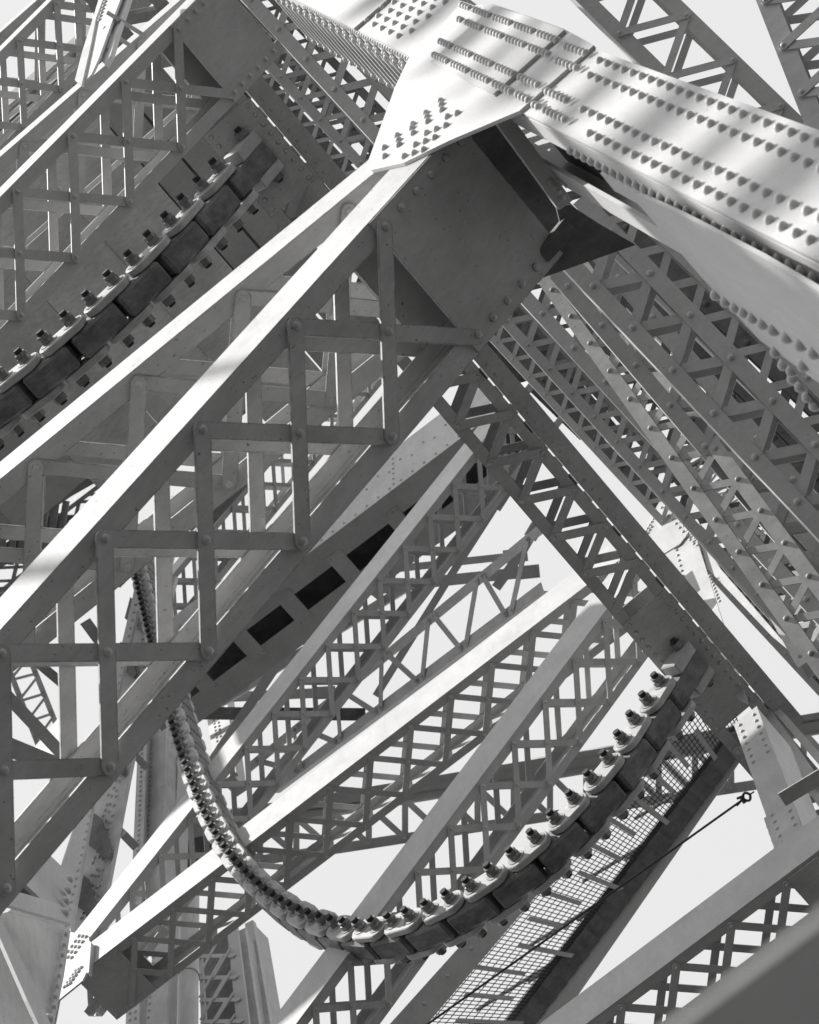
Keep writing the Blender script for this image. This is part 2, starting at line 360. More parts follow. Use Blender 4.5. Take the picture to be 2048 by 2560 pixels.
# ================================================================== horizontal cross strut with tie plates
pK = .4067
cross = strut('dark cross strut with zigzag lacing that carries both hanging chains on its tie plates', None, np.array([.035, 6.15-pK*.5, 20.85]), EU, -EH, EV, .36, .28, pK, (-10, 14), -4.3, 6.4, style='zig', off=.05, fl=.10, bw=.072, rr=.021, mat=WORN,
    plates=[(3.35-5.947, 4.15-5.947, 9), (8.52-5.947, 9.78-5.947, 15)], skip=(-7, -6, -5, 6, 7, 8, 9), name='cross_strut')
cb = empty('channel_beam', np.array([.17, 10.2, 21.0]), 'long dark channel beam with riveted edge, alongside the zigzag cross strut', 'beam')
m = MB(); m.profile([(0, 0), (.16, 0), (.16, .010), (.012, .010), (.012, .2), (0, .2)], np.array([.10, 2.6, 20.87]), EH, EV, EU, 0, 7.62)
m.build('channel', WORN, cb)
m = MB()
for i in range(72): m.dome(np.array([.15, 2.7+i*.104, 20.87]), -EV, .014, .012, 8, 2)
o = m.build('rivets', WORN, cb); o['kind'] = 'stuff'
m = MB()
for i in range(40): m.box(np.array([.085, 2.7+i*.19, 20.86]), EH, EU, EV, (-.012, .012), (0, .1), (-.01+.004*(i % 3), .02))
m.build('seam_clips', FRESH, cb)
# ================================================================== hanging chains
PATH = np.array([(-.20, 20.78), (-.43, 20.56), (-.74, 20.32), (-1.09, 20.06), (-1.49, 19.89), (-1.92, 19.79), (-2.12, 19.785), (-2.54, 19.87), (-2.94, 20.06), (-3.25, 20.31), (-3.54, 20.66), (-3.75, 21.05), (-3.94, 21.5), (-4.09, 21.95), (-4.23, 22.45), (-4.41, 23.3), (-4.545, 24.15), (-4.635, 25.1), (-4.70, 26.3), (-4.74, 27.6), (-4.76, 30.5), (-4.74, 36)])
def smooth(P, n=24):
    out = []
    for i in range(len(P)-1):
        p0 = P[max(i-1, 0)]; p1 = P[i]; p2 = P[i+1]; p3 = P[min(i+2, len(P)-1)]
        t0, t1 = np.linalg.norm(p1-p0)**.5 or 1e-6, np.linalg.norm(p2-p1)**.5; t2 = np.linalg.norm(p3-p2)**.5 or 1e-6
        m1 = (p2-p0)/(t0+t1)*t1 if i else (p2-p1); m2 = (p3-p1)/(t1+t2)*t1 if i < len(P)-2 else (p2-p1)
        for j in range(n):
            t = j/n; out.append(p1*(2*t**3-3*t**2+1)+m1*(t**3-2*t**2+t)+p2*(-2*t**3+3*t**2)+m2*(t**3-t**2))
    out.append(P[-1]); return np.array(out)
SP = smooth(PATH, 40)
def walk(step, nmax):
    pts = [SP[40]]; i = 40
    while len(pts) < nmax:
        while i < len(SP)-1 and np.linalg.norm(SP[i]-pts[-1]) < step: i += 1
        if i >= len(SP)-1: break
        a = SP[i-1]; b = SP[i]; lo, hi = 0., 1.
        for _ in range(30):
            mid = (lo+hi)/2
            if np.linalg.norm(a+(b-a)*mid-pts[-1]) < step: lo = mid
            else: hi = mid
        pts.append(a+(b-a)*hi)
    return pts
def chain(label, yc, nmax):
    pts = walk(.2145, nmax); J = [np.array([p[0], yc, p[1]]) for p in pts]
    root = empty('hanging_chain', J[0]+EU*.15, label, 'chain', 'balance chains hung from the cross strut')
    pr = {}
    def put(key, A_, B_, fn):
        A_ = np.asarray(A_); x = nrm(B_-A_); M = Matrix((x, EU, np.cross(x, EU))).transposed() if False else None
        if key not in pr:
            o = fn(); pr[key] = o
            o['_x'] = 1; del o['_x']
        else:
            o = pr[key].copy(); C.objects.link(o)
        BASE[o.name] = A_
        o.parent = root; o.location = Vector(tuple(A_-BASE[root.name]))
        z = np.cross(x, EU)
        o.rotation_euler = Matrix((tuple(x), tuple(EU), tuple(z))).transposed().to_euler()
        return o
    X, Y, Z = EH, EU, np.cross(EH, EU)
    def oblong(name, mat, y0, y1, hw, over, L_, bev, sq=False):
        def fn():
            m = MB(); pts = []
            n = 3 if sq else 9
            for i in range(n+1):
                q = -math.pi/2+math.pi*i/n; pts.append(np.array([L_+over*math.cos(q), y0, hw*math.sin(q)]))
            for i in range(n+1):
                q = math.pi/2+math.pi*i/n; pts.append(np.array([over*math.cos(q), y0, hw*math.sin(q)]))
            m.prism(pts, np.array([0, y1-y0, 0]))
            o = m.build(name, mat, None, (0, 0, 0), bevel=bev); return o
        return fn
    def blockfn():
        m = MB(); m.box((0, 0, 0), X, Y, Z, (-.098, .2145+.098), (.064, .256), (-.125, .125)); return m.build('link_block', CASTIRON, None, (0, 0, 0), bevel=.022)
    def put_b(A_, B_): put('b', A_, B_, blockfn)
    def bolt():
        m = MB(); m.cyl((0, -.112, 0), (0, .410, 0), .030, 12); return m.build('bolt', TIP, None, (0, 0, 0))
    L_ = .2145
    for i in range(len(J)-1):
        A_, B_ = J[i], J[i+1]
        if i % 2 == 0:
            put('f', A_, B_, oblong('outer_plate', PLATE, 0, .058, .118, .098, L_, .008))
            put('r', A_, B_, oblong('outer_plate', PLATE, .262, .318, .115, .094, L_, .006))
        else:
            put_b(A_, B_)
    for i, A_ in enumerate(J):
        B_ = J[i+1] if i+1 < len(J) else A_+(A_-J[i-1])
        new = 'k' not in pr
        bo = put('k', A_, B_, bolt)
        ang = (i*37 % 60)
        if new:
            def nut(y0, y1, r, nm, mat, seg, rot=0):
                m = MB(); m.cyl((0, y0, 0), (0, y1, 0), r, seg, smooth=seg > 6, rot=rot); o = m.build(nm, mat, None, (0, 0, 0), bevel=.004 if seg == 6 else 0); return o
            subs = [nut(-.046, -.006, .054, 'nut', NUT, 6), nut(-.078, -.0475, .049, 'nut', NUT, 6, .5), nut(-.006, -.0003, .076, 'washer', SHADY, 18), nut(.3185, .388, .053, 'nut', NUT, 6, .3)]
            pr['subs'] = subs
        for s_ in pr['subs']:
            o = s_ if new else s_.copy()
            if not new: C.objects.link(o)
            o.parent = bo; o.location = (0, 0, 0)
            if o.name.startswith('nut'): o.rotation_euler = (0, math.radians(ang), 0)
    return root, J
ch2, J2 = chain('long hanging chain looping through the lower half of the view below the far plate', 9.0, 100)
ch1, J1 = chain('short length of hanging chain at upper left below the other cross strut plate', 3.58, 34)
for lab, J in (('cast hanger holding the top of the long chain under the far tie plate', J2), ('cast hanger holding the top of the short chain at upper left', J1)):
    hg = empty('chain_hanger', J[0], lab, 'hanger', 'hangers at the tops of the chains')
    P = J[0]; Q = np.array([-.10, P[1], 20.84])
    x = nrm(Q-P); z = np.cross(x, EU)
    for nm, y0, y1, mt in (('cheek_plate', -.03, .075, PLATE), ('cheek_plate', .25, .33, PLATE), ('hanger_block', .0755, .2495, CASTIRON)):
        m = MB(); e = np.linalg.norm(Q-P)
        m.prism([P+EU*y0+x*a_+z*b_ for a_, b_ in ((.16 if mt is PLATE else -.06, -.085), (e, -.085), (e+.06, 0), (e, .085), (.16 if mt is PLATE else -.06, .085))], EU*(y1-y0)); m.build(nm, mt, hg, bevel=.01)
    m = MB(); c = P+x*(np.linalg.norm(Q-P)-.05); m.cyl(c-EU*.12, c+EU*.40, .026, 12); bo = m.build('bolt', TIP, hg)
    m = MB(); m.cyl(c-EU*.09, c-EU*.032, .05, 6, smooth=False); m.build('nut', NUT, bo)
    m = MB(); m.cyl(c+EU*.332, c+EU*.38, .05, 6, smooth=False); m.build('nut', NUT, bo)
# ================================================================== counterweight
cw = empty('counterweight', np.array([-3, 4.8, 23.2]), 'large grey counterweight clad in plates, hanging behind the short chain', 'counterweight')
m = MB(); m.box(np.array([0, 0, 23.3]), EH, EU, EV, (-6.5, -.42), (2.6, 5.2), (0, 1.6)); m.build('body', DARK, cw)
xs = [-.28, -.66, -.95, -1.6, -2.3, -3.05, -3.8, -4.6, -5.5, -6.5]
for i in range(len(xs)-1):
    mt = (PAINT, PAINT, CONC, CONC, CONC, PAINT, WORN, SHADY, WORN)[i]
    dz = .012*(i % 3)
    m = MB(); m.box(np.array([0, 0, 23.3-.02-dz]), EH, EU, EV, (xs[i+1]+(.012 if i < 2 else .002), xs[i]-(.012 if i < 2 else .002)), (2.62, (6.3, 6.3, 6.2, 5.75, 5.45, 5.3, 5.2, 5.15, 5.15)[i]), (0, .019+dz)); m.build('cladding_plate', mt, cw)
# ================================================================== slotted girder
A_ = on_u(740, 1406, 10.0); B_ = on_u(1180, 1073, 10.0); dQ = nrm(B_-A_); nQ = perp(dQ, EV); G = 10/6.55
gd = empty('slotted_girder', A_, 'grey box girder with a dark slotted underside bridged by small tie plates', 'girder')
S0, S1 = -1.58*G, (-.12-A_[0])/dQ[0]
m = MB(); m.box(A_, dQ, EU, nQ, (S0, S1), (0*G, .012*G), (0, .86*G)); m.build('side_plate', PAINT, gd)
m = MB(); m.box(A_, dQ, EU, nQ, (S0, S1), (.58*G, .592*G), (0, .86*G)); m.build('side_plate', PAINT, gd)
m = MB(); m.box(A_, dQ, EU, nQ, (S0, S1), (-.0*G, .205*G), (-.016, -.0005)); m.build('bottom_flange', PAINT, gd)
m = MB(); m.box(A_, dQ, EU, nQ, (S0, S1), (.385*G, .595*G), (-.016, -.0005)); m.build('bottom_flange', PAINT, gd)
m = MB(); m.box(A_, dQ, EU, nQ, (S0, S1), (.012*G, .58*G), (.45, .47)); m.build('slot_shade_plate', DARK, gd)  # dark plate put in for the shade inside the slot
m = MB()
for i in range(28):
    for q in (.09, .64+.15*(i % 2)): m.dome(A_+dQ*(S0+.3+i*.18)+nQ*q, -EU, 0.02, .017, 8, 2)
for i in range(6): m.dome(A_+dQ*1.55+nQ*(.15+i*.17), -EU, 0.02, .017, 8, 2)
o = m.build('rivets', PAINT, gd); o['kind'] = 'stuff'
bpx = [(1103, 1175), (979, 1282), (846, 1398), (721, 1500), (607, 1595), (505, 1700), (400, 1790)]
for q in bpx:
    c = on_v(*q, A_[2]); t = (at(*q, np.linalg.norm(1)) @ EU)
    # where that sight line meets the underside
    r = ray(*q); k = (A_ @ nQ)/(r @ nQ); c = r*k; s = (c-A_) @ dQ
    m = MB(); m.box(A_, dQ, EU, nQ, (s-.11, s+.11), (.125*G, .46*G), (-.028, -.0165))
    for a_ in (-.075, 0, .075):
        for b_ in (.15*G, .432*G): m.dome(A_+dQ*(s+a_)+EU*b_-nQ*.028, -nQ, .017, .014, 8, 2)
    m.build('tie_plate', PAINT, gd)

# unseen casters added above and left of the view to throw the soft shadows
ov = empty('shadow_caster', np.array([-6, 5, 26.3]), 'dark blocks and bars added unseen beyond the upper left to cast shadows', 'girder')
def shade_block(nm, h, u, v):
    m = MB(); m.box(np.zeros(3), EH, EU, EV, h, u, v); m.build(nm, DARK, ov)
shade_block('girder', (-9.5, -3.7), (4.7, 5.2), (26.95, 28.9)); shade_block('girder', (-7.4, -3.5), (4.7, 5.2), (32.2, 42)); shade_block('girder', (-12.5, -8.0), (4.7, 5.2), (32.6, 46))  # unseen blocks placed to shade the far struts and the tower leg
def shade(nm, h, u, v, t, w_, d_=None):      # an added bar crossing the sun's path to the point (h, u, v), t metres towards the sun
    c = np.array([h, u, v])+SUN*t; d_ = EH if d_ is None else nrm(d_); s_ = perp(d_, np.cross(SUN, d_)); n_ = np.cross(d_, s_)
    m = MB(); m.box(c, d_, s_, n_, (-.12, .6) if d_[2] < .7 else (-.35, .35), (-w_/2, w_/2), (-.03, .03)); m.build(nm, DARK, ov)
m = MB(); c = np.array([.30, 2.06, 6.75])+SUN*9; m.box(c, EH, EU, EV, (-.345, .345), (-.05, .05), (-1.9, 1.95)); m.build('girder', DARK, ov)  # unseen slab added to shade the side gusset
for v_, w_, tl_ in ((5.9, .16, 17), (6.55, .26, 20), (7.15, .14, 20), (7.75, .24, 22), (8.5, .16, 20), (9.15, .26, 24), (9.7, .14, 24), (10.35, .25, 20), (11.3, .2, 22), (12.4, .28, 22)):
    shade('shadow_bar', .8, 2.06, v_, tl_, w_, EH+.12*EV*(1 if int(v_*10) % 2 else -1))  # added bars that stripe the post with soft shadow

for h_, v_, w_ in ((-1.36, 8.36, .10), (-.55, 8.84, .07)): shade('shadow_bar', h_, 2.06, v_, 11, w_, EV-.5*EH)  # added bars for soft shadow bands on the largest strut
np_ = empty('gusset_plate', on_v(740, 500, 21.4), 'grey riveted plate with a slanting flat bar, right of the short chain hanger', 'gusset')
plate('plate', [on_v(*q, 21.4) for q in [(690, 420), (800, 400), (830, 560), (760, 610), (690, 590)]], EV*.015, PAINT, np_)
A_ = on_v(758, 452, 21.37); B_ = on_v(706, 588, 21.37); m = MB(); m.stadium(A_, B_, .07, nrm(np.cross(B_-A_, -EV)), -EV, .014); m.dome(A_-EV*.014, -EV, .02, .016, 10, 3); m.build('flat_bar', PAINT, np_)
m = MB()
for x, y in ((700, 430), (722, 450), (742, 476), (758, 500), (770, 525), (770, 552), (700, 500), (712, 520)): m.dome(on_v(x, y, 21.399), -EV, .02, .017, 8, 3)
o = m.build('rivets', PAINT, np_); o['kind'] = 'stuff'
# ================================================================== transverse side bracing between the two frames
GS = 'zigzag laced struts of the side bracing'
def side(label, b0, b1, z0, d, W, k=None, T=None, mat=None, plates=(), ext=0.0, **kw):
    A_ = at(*b0, z0); B_ = towards(A_, b1, nrm(np.asarray(d, float))); a = nrm(B_-A_); p = 1.25*W; L_ = np.linalg.norm(B_-A_)
    w_ = perp(a, -EH); P0 = A_-w_*W
    n = int(L_/p)
    vv = np.cross(a, w_); vv = vv*np.sign(vv @ (EV+.3*ray(*b0)))
    return strut(label, GS, P0, a, w_, vv, W, T or W*.55, p, (0, n), -.1, L_+.1+ext, style='zig', off=.20*W, fl=.36*W, bw=.21*W, rr=.075*W, inside=True, th=.03*W, bt=.02*W, mat=mat or PAINT, name='side_strut', back=z0 < 16, **kw)
side('nearest zigzag laced strut running down to the right just below the smooth grey gusset', (1386, 612), (2150, 1420), 14.3, (0, .76, -.65), .252)
side('zigzag laced strut second below the smooth grey gusset, with large dark rivets', (1420, 714), (2100, 1510), 15.5, (0, .82, -.56), .24)
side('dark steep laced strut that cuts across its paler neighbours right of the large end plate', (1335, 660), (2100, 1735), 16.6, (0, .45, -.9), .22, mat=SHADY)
side('long laced strut passing from the top centre behind the gusset tip to the right edge', (560, -75), (2060, 1545), 19.5, (0, .76, -.65), .26)
side('laced strut with a row of small rivets, second left of the gusset tip', (560, 35), (2110, 1722), 23.5, (0, .76, -.65), .22)
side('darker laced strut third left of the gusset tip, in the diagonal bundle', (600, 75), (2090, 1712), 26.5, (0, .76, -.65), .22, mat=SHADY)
side('laced strut at the lower edge of the diagonal bundle, nearest the cross strut', (560, 120), (2070, 1748), 29.0, (0, .78, -.63), .2, mat=PAINT)
side('pale laced strut crossing the bundle at a flatter angle near the right edge', (1690, 1160), (2110, 1520), 19.0, (0, .62, .78), .17)
side('pale flat strut crossing the bundle low down beside the riveted fork plate', (1740, 1180), (2000, 1640), 24.0, (0, .3, -.95), .3)
side('laced strut seen through gaps at the upper edge of the diagonal bundle', (1480, 560), (2120, 1190), 21.0, (0, .76, -.65), .30)
# far upper right lattice
GR = 'lattice struts against the sky at upper right'
def sky_strut(label, t0, t1, n, z0, d, W, wside, p=None, **kw):
    A_ = at(*t0, z0); B_ = towards(A_, t1, nrm(np.asarray(d, float))); a = nrm(B_-A_); p = np.linalg.norm(B_-A_)/n
    w_ = perp(a, wside); vv = np.cross(a, w_); vv = vv*np.sign(vv @ ray(*t0))
    return strut(label, GR, A_-a*p*.5, a, w_, vv, W, W*.45, p, (-3, n+3), -3.2*p, (n+3.2)*p, style='zig', off=.12*W, fl=.26*W, bw=.13*W, rr=.04*W, th=.028*W, bt=.02*W, mat=PAINT, name='lattice_strut', **kw)
sky_strut('lattice strut against the sky just above the four rivet rows of the broad post', (1718, 39), (1952, 266), 2, 14.0, (0, .76, -.65), .30, -EH)
sky_strut('steep dark railed lattice strut in the top right corner', (1961, 117), (2007, 234), 1, 13.0, (0, .5, -.86), .36, EH)
sky_strut('fragment of lattice strut peeping over the top edge of the broad post', (1105, -40), (1235, 60), 1, 19.0, (0, .76, -.65), .28, -EH)
# ================================================================== lower right: battered leg, fork plate, rail, wire
leg = empty('battered_leg', on_u(1975, 2180, 9.25), 'pale grey riveted leg at lower right standing on a laced strut with a white strip', 'steel leg')
def leg_box(root, q, y, depth, mat, fl=.0, name='face_plate'):
    P = [on_u(*c, y) for c in q]; m = MB(); m.prism(P, EU*.012); o = m.build(name, mat, root); return P
P = leg_box(leg, [(1835, 1812), (1892, 1765), (2032, 2142), (1968, 2188)], 9.20, .3, PAINT)
aL = nrm(P[3]-P[0]); LL = np.linalg.norm(P[3]-P[0]); wL = perp(aL, P[1]-P[0]); WL = (P[1]-P[0]) @ wL
for off in (0, WL-.012):
    m = MB(); m.box(P[0], aL, wL, EU, (0, LL), (off, off+.012), (.0125, .42)); m.build('side_plate', PAINT, leg)
m = MB(); m.box(P[0], aL, wL, EU, (0, LL), (0, WL), (.4205, .432)); m.build('rear_plate', PAINT, leg)
m = MB(); m.box(P[0], aL, wL, EU, (LL*.62, LL*.985), (-.030, -.0005), (.02, .2)); m.build('splice_plate', PAINT, leg)
m = MB()
for i in range(22):
    t = i/21
    if t < .33 or t > .62: m.dome(P[0]+aL*LL*(.03+.93*t)+wL*.045, -EU, .018, .016, 10, 3)
    if t < .3 or .68 < t: m.dome(P[0]+aL*LL*(.03+.93*t)+wL*(WL-.045), -EU, .018, .016, 10, 3)
    if t > .62: m.dome(P[0]+aL*LL*(.03+.93*t)-wL*.0305+EU*.06, -wL, .018, .016, 10, 3)
for i in range(4):
    for q in (.10, WL-.10): m.dome(P[0]+aL*LL*(.89+.024*i)+wL*q, -EU, .020, .020, 10, 3)
o = m.build('rivets', PAINT, leg); o['kind'] = 'stuff'
P_ = [on_u(*q, 9.19) for q in [(1962, 2186), (2040, 2130), (2046, 2143), (1968, 2200)]]
m = MB(); m.prism(P_, EU*.3); m.build('base_plate', WORN, leg)
leg2 = empty('battered_leg', on_u(2070, 2050, 9.9), 'darker leg with thin lacing, right behind the pale riveted leg at lower right', 'steel leg')
for q in ([(1880, 1775), (1912, 1750), (2090, 2010), (2070, 2050)], [(1935, 1780), (1952, 1772), (2120, 1960), (2110, 1985)]):
    P_ = [on_u(*c, 9.95) for c in q]; m = MB(); m.prism(P_, EU*.05); m.build('channel', WORN, leg2)
for q in ([(1942, 1915), (2048, 1965)], [(1975, 2045), (2060, 2085)], [(1960, 1935), (2010, 2010)], [(1985, 1985), (2050, 2060)]):
    A_ = on_u(*q[0], 9.93); B_ = on_u(*q[1], 9.93); m = MB(); m.stadium(A_, B_, .05, nrm(np.cross(B_-A_, -EU)), -EU, .012); m.build('lacing_bar', PAINT, leg2)
fk = empty('fork_plate', on_u(1640, 1300, 8.6), 'light grey riveted fork plate below the diagonal bundle, right of the zigzag cross strut', 'gusset')
yf = 9.6
plate('plate', [on_u(*q, yf) for q in [(1590, 1335), (1640, 1270), (1660, 1235), (1745, 1300), (1760, 1335), (1722, 1330), (1700, 1360), (1650, 1390)]], EU*.014, PAINT, fk)
plate('leg_plate', [on_u(*q, yf+.02) for q in [(1672, 1325), (1738, 1335), (1812, 1570), (1870, 1760), (1800, 1720), (1716, 1470)]], EU*.014, PAINT, fk)
plate('side_plate', [on_u(*q, yf+.06) for q in [(1745, 1330), (1800, 1420), (1990, 1640), (1930, 1590), (1768, 1420)]], EU*.014, PAINT, fk)
m = MB()
for k in range(4):
    for i in range(10): m.dome(on_u(1655+i*9+k*11, 1262+i*10-k*6+8, yf), -EU, .02, .018, 8, 2)
for i in range(5):
    m.dome(on_u(1615+i*5, 1330-i*8, yf), -EU, .02, .018, 8, 2); m.dome(on_u(1610+i*5, 1350-i*8, yf), -EU, .02, .018, 8, 2)
for i in range(9):
    m.dome(on_u(1686+i*3.2, 1350+i*13, yf+.02), -EU, .018, .016, 8, 2); m.dome(on_u(1776+i*3, 1440+i*8, yf+.02), -EU, .018, .016, 8, 2)
o = m.build('rivets', PAINT, fk); o['kind'] = 'stuff'
rail = empty('angle_rail', at(1940, 1990, 17), 'short steel angle rail poking in from the right edge across the lower right leg', 'angle bar')
A_ = at(1946, 1985, 17.0); B_ = towards(A_, (2120, 1880), EH); d_ = nrm(B_-A_); q_ = perp(d_, EV); r_ = np.cross(d_, q_)
m = MB(); m.profile([(0, 0), (.012, 0), (.012, -.085), (.10, -.085), (.10, -.097), (0, -.097)], A_, q_, r_*np.sign(r_[1])*-1, d_, 0, np.linalg.norm(B_-A_)); m.build('angle', WORN, rail)
wire = empty('guy_wire', on_u(1885, 1980, 9.1), 'thin dark wire with a looped clamp, slanting across the sky at lower right', 'wire')
W0 = on_u(1886, 1979, 9.1); W1 = at(1000, 2610, 20.0)
Wc = W0+(W1-W0)*.034
m = MB(); m.cyl(Wc, W1, .009, 8); m.build('strand', WIRE, wire)
m = MB(); m.cyl(W0, W0+(W1-W0)*.014, .006, 8); dd = nrm(W1-W0); ss = perp(dd, np.cross(dd, ray(1850, 2000)))
loop = [W0+(W1-W0)*(.012+.018*t)+ss*.032*math.sin(math.pi*t)**.8*sg for sg in (1, -1) for t in np.linspace(0, 1, 9)]
for i in range(8): m.cyl(loop[i], loop[i+1], .010, 6); m.cyl(loop[9+i], loop[10+i], .010, 6)
m.cyl(W0+(W1-W0)*.030, Wc, .009, 6); m.build('loop', WIRE, wire)
m = MB(); c = W0+(W1-W0)*.033; m.cyl(c-ss*.03, c+ss*.03, .013, 8); m.cyl(c-dd*.02-ss*.02, c+dd*.03-ss*.03, .009, 6); m.cyl(c, c+dd*.06+ss*.012, .006, 6); m.build('clamp', WIRE, wire)
# blurred rail right in front of the lens
nr = empty('handrail', at(1840, 2420, .86), 'blurred pale rail right in front of the camera in the lower right corner', 'rail')
A_ = at(1560, 2645, .86); B_ = at(2150, 2206, .86); d_ = nrm(B_-A_); fwd = ray(1850, 2450); q_ = nrm(np.cross(d_, fwd)); q_ = q_*np.sign(-(q_ @ VC))
q_ = q_ if (q_ @ (MW @ np.array([.5, -.8, 0]))) > 0 else -q_
m = MB(); m.box(A_, d_, q_, np.cross(d_, q_), (-.05, .16), (0, .075), (-.004, .004)); m.build('rail', FRESH, nr, bevel=.002)
# ================================================================== mesh floored walkway far behind the long chain
wk = empty('mesh_walkway', at(1600, 2150, 30), 'sloping mesh floored walkway between two steel edge beams, behind the long chain', 'walkway')
zA = 27.0
c0 = on_u(1015, 2620, 10.6); c1 = on_u(1300, 2620, 10.6+.0)
LA, LB = at(1000, 2640, 29.0), at(1800, 1700, 30.5); RA, RB = at(1275, 2640, 29.0), at(1862, 1835, 30.5)
def wp(s, t): return (LA+(LB-LA)*s)*(1-t)+(RA+(RB-RA)*s)*t
ax = nrm(LB-LA); wx = perp(ax, RA-LA); nx = np.cross(ax, wx); nx = nx*np.sign(nx @ ray(1500, 2200))
m = MB(); m.prism([LA, LB, LB-wx*.16, LA-wx*.30], nx*.03); m.build('edge_beam', PAINT, wk)
m = MB(); m.prism([RA, RB, RB+wx*.13, RA+wx*.22], nx*.03); m.build('edge_beam', FRESH, wk)
m = MB(); m.prism([RA-wx*.26, RB-wx*.16, RB, RA], nx*.30); m.build('edge_channel', DARK, wk)
m = MB(); Ls = np.linalg.norm(LB-LA)
def wirebar(P, Q, r):
    d = nrm(Q-P); s_ = perp(d, wx if abs(d @ wx) < .7 else ax); t_ = np.cross(d, s_)
    m.prism([P+s_*r+t_*r, P-s_*r+t_*r, P-s_*r-t_*r, P+s_*r-t_*r], Q-P)
i = 0; s = 0.0
while s < 1:
    wirebar(wp(s, 0), wp(s, .93), .0042); s += .052/Ls
for t in np.linspace(.02, .93, 13): wirebar(wp(0, t), wp(1, t), .0042)
o = m.build('mesh_floor', WIRE, wk)
for i in range(15):
    s = (i+.4)/15; t0 = (.0, .25, .12)[i % 3]
    m = MB(); A_ = wp(s, t0)-nx*.02; B_ = wp(s, min(.9, t0+(.55, .68, .5)[i % 3]))-nx*.02; m.box(A_, nrm(B_-A_), ax, nx, (0, np.linalg.norm(B_-A_)), (-.028, .028), (0, .01)); m.build('floor_strip', FRESH, wk)
for i in range(24):
    s = (i+.5)/24; A_ = wp(s, .80)-nx*.01
    m = MB(); m.box(A_, wx, ax, nx, (-.0, .2), (-.115, .085), (0, .2)); m.build('channel_bracket', DARK, wk)
for i in range(10):
    s0 = i/10*.9; m = MB(); A_ = wp(s0, .2+.3*(i % 2))+nx*1.2; B_ = wp(s0+.17, .65+.2*(i % 2))+nx*1.2; m.cyl(A_, B_, .022, 8); m.build('underside_brace', WORN, wk)
m = MB()
for i in range(14):
    m.dome(LA+(LB-LA)*(i+.5)/14-wx*.16, -nx, .022, .018, 8, 2)
o = m.build('rivets', PAINT, wk); o['kind'] = 'stuff'
# ================================================================== trusses against the sky in the middle
def truss(label, top, bot, z0, z1, n, th, wd, style='warren', group=None, mat=None, name='sky_truss', depth=.5, tops=None):
    mat = mat or PAINT
    T0, T1 = at(*top[0], z0), at(*top[1], z1); B0, B1 = at(*bot[0], z0), at(*bot[1], z1)
    a = nrm(T1-T0); wv = perp(a, B0-T0); nv = np.cross(a, wv); nv = nv*np.sign(nv @ ray(*top[0]))
    root = empty(name, B0, label, 'truss', group)
    for P, Q, sg in ((T0, T1, 1), (B0, B1, -1)):
        d = nrm(Q-P); w2 = perp(d, wv)*sg
        m = MB(); m.profile([(-wd*.5, 0), (wd*.5, 0), (wd*.5, th), (-wd*.5+th, th), (-wd*.5+th, wd*.9), (-wd*.5, wd*.9)], P, w2, nv, d, -.2, np.linalg.norm(Q-P)+.2); m.build('chord', mat, root)
    def tp(t): return T0+(T1-T0)*t-nv*.003
    def bp(t): return B0+(B1-B0)*t-nv*.003
    def bar(A_, B_, lay):
        m = MB(); m.stadium(A_-nv*lay*.012, B_-nv*lay*.012, wd*.62, nrm(np.cross(B_-A_, -nv)), -nv, .010, 4)
        for q in (0, 1): m.dome((A_+(B_-A_)*q)-nv*(lay*.012+.010), -nv, .02, .016, 8, 2)
        m.build('web_bar', mat, root)
    for i in range(n):
        t = i/n; h_ = 1/n
        if style == 'warren': bar(tp(t+.08*h_), bp(t+.42*h_), 0); bar(bp(t+.58*h_), tp(t+.92*h_), 1) if False else bar(tp(t+.95*h_), bp(t+.55*h_), 1)
        else: bar(tp(t), bp(t), 0); bar(tp(t), bp(t+h_), 1)
    return root
truss('thin zigzag truss between two sunlit laced struts in the middle, seen against the sky', ((1330, 1340), (640, 1905)), ((1330, 1487), (700, 1958)), 32, 36, 6, .012, .12, mat=WORN)
truss('second thin zigzag truss glimpsed below the slotted girder, seen against the sky', ((1000, 1400), (430, 1755)), ((1010, 1470), (480, 1800)), 38, 40, 6, .012, .12, mat=WORN)
truss('long bridge truss with verticals and slanting bars far behind, crossing the lower middle', ((560, 2075), (2100, 1815)), ((560, 2165), (2100, 1930)), 44, 44, 17, .02, .16, 'pratt')
truss('upper deck of the far bridge truss, a riveted beam crossing behind the broadest strip', ((560, 2045), (2100, 1790)), ((560, 2062), (2100, 1806)), 43.2, 43.2, 1, .05, .22, 'pratt')
def rod(label, pts, z, r, cat='rod', name='tie_rod', group='thin tie rods against the sky', mat=None):
    root = empty(name, at(*pts[-1], z), label, cat, group)
    for p, q in zip(pts[:-1], pts[1:]):
        A_, B_ = at(*p, z), at(*q, z); d = nrm(B_-A_); s_ = perp(d, ray(*p)); t_ = np.cross(d, s_)
        m = MB(); m.profile([(-r, -r), (r, -r), (r, -r*.5), (-r*.5, -r*.5), (-r*.5, r), (-r, r)], A_, t_, s_, d, 0, np.linalg.norm(B_-A_)); m.build('angle', mat or PAINT, root)
    m = MB(); n_ = -nrm(ray(*pts[0])); m.box(at(*pts[0], z)+n_*.02, nrm(at(*pts[1], z)-at(*pts[0], z)), perp(at(*pts[1], z)-at(*pts[0], z), n_)*0+np.cross(nrm(at(*pts[1], z)-at(*pts[0], z)), n_), n_, (-.05, .28), (-.09, .09), (0, .012)); m.build('end_plate', mat or PAINT, root)
    return root
rod('thin angle rod slanting from below the zigzag cross strut down behind the zigzag truss', [(1265, 1225), (1119, 1452), (940, 1740)], 37, .05)
rod('upper of two nearly level rods right of the small crossing bars', [(1310, 1387), (1080, 1412), (900, 1432)], 38, .05)
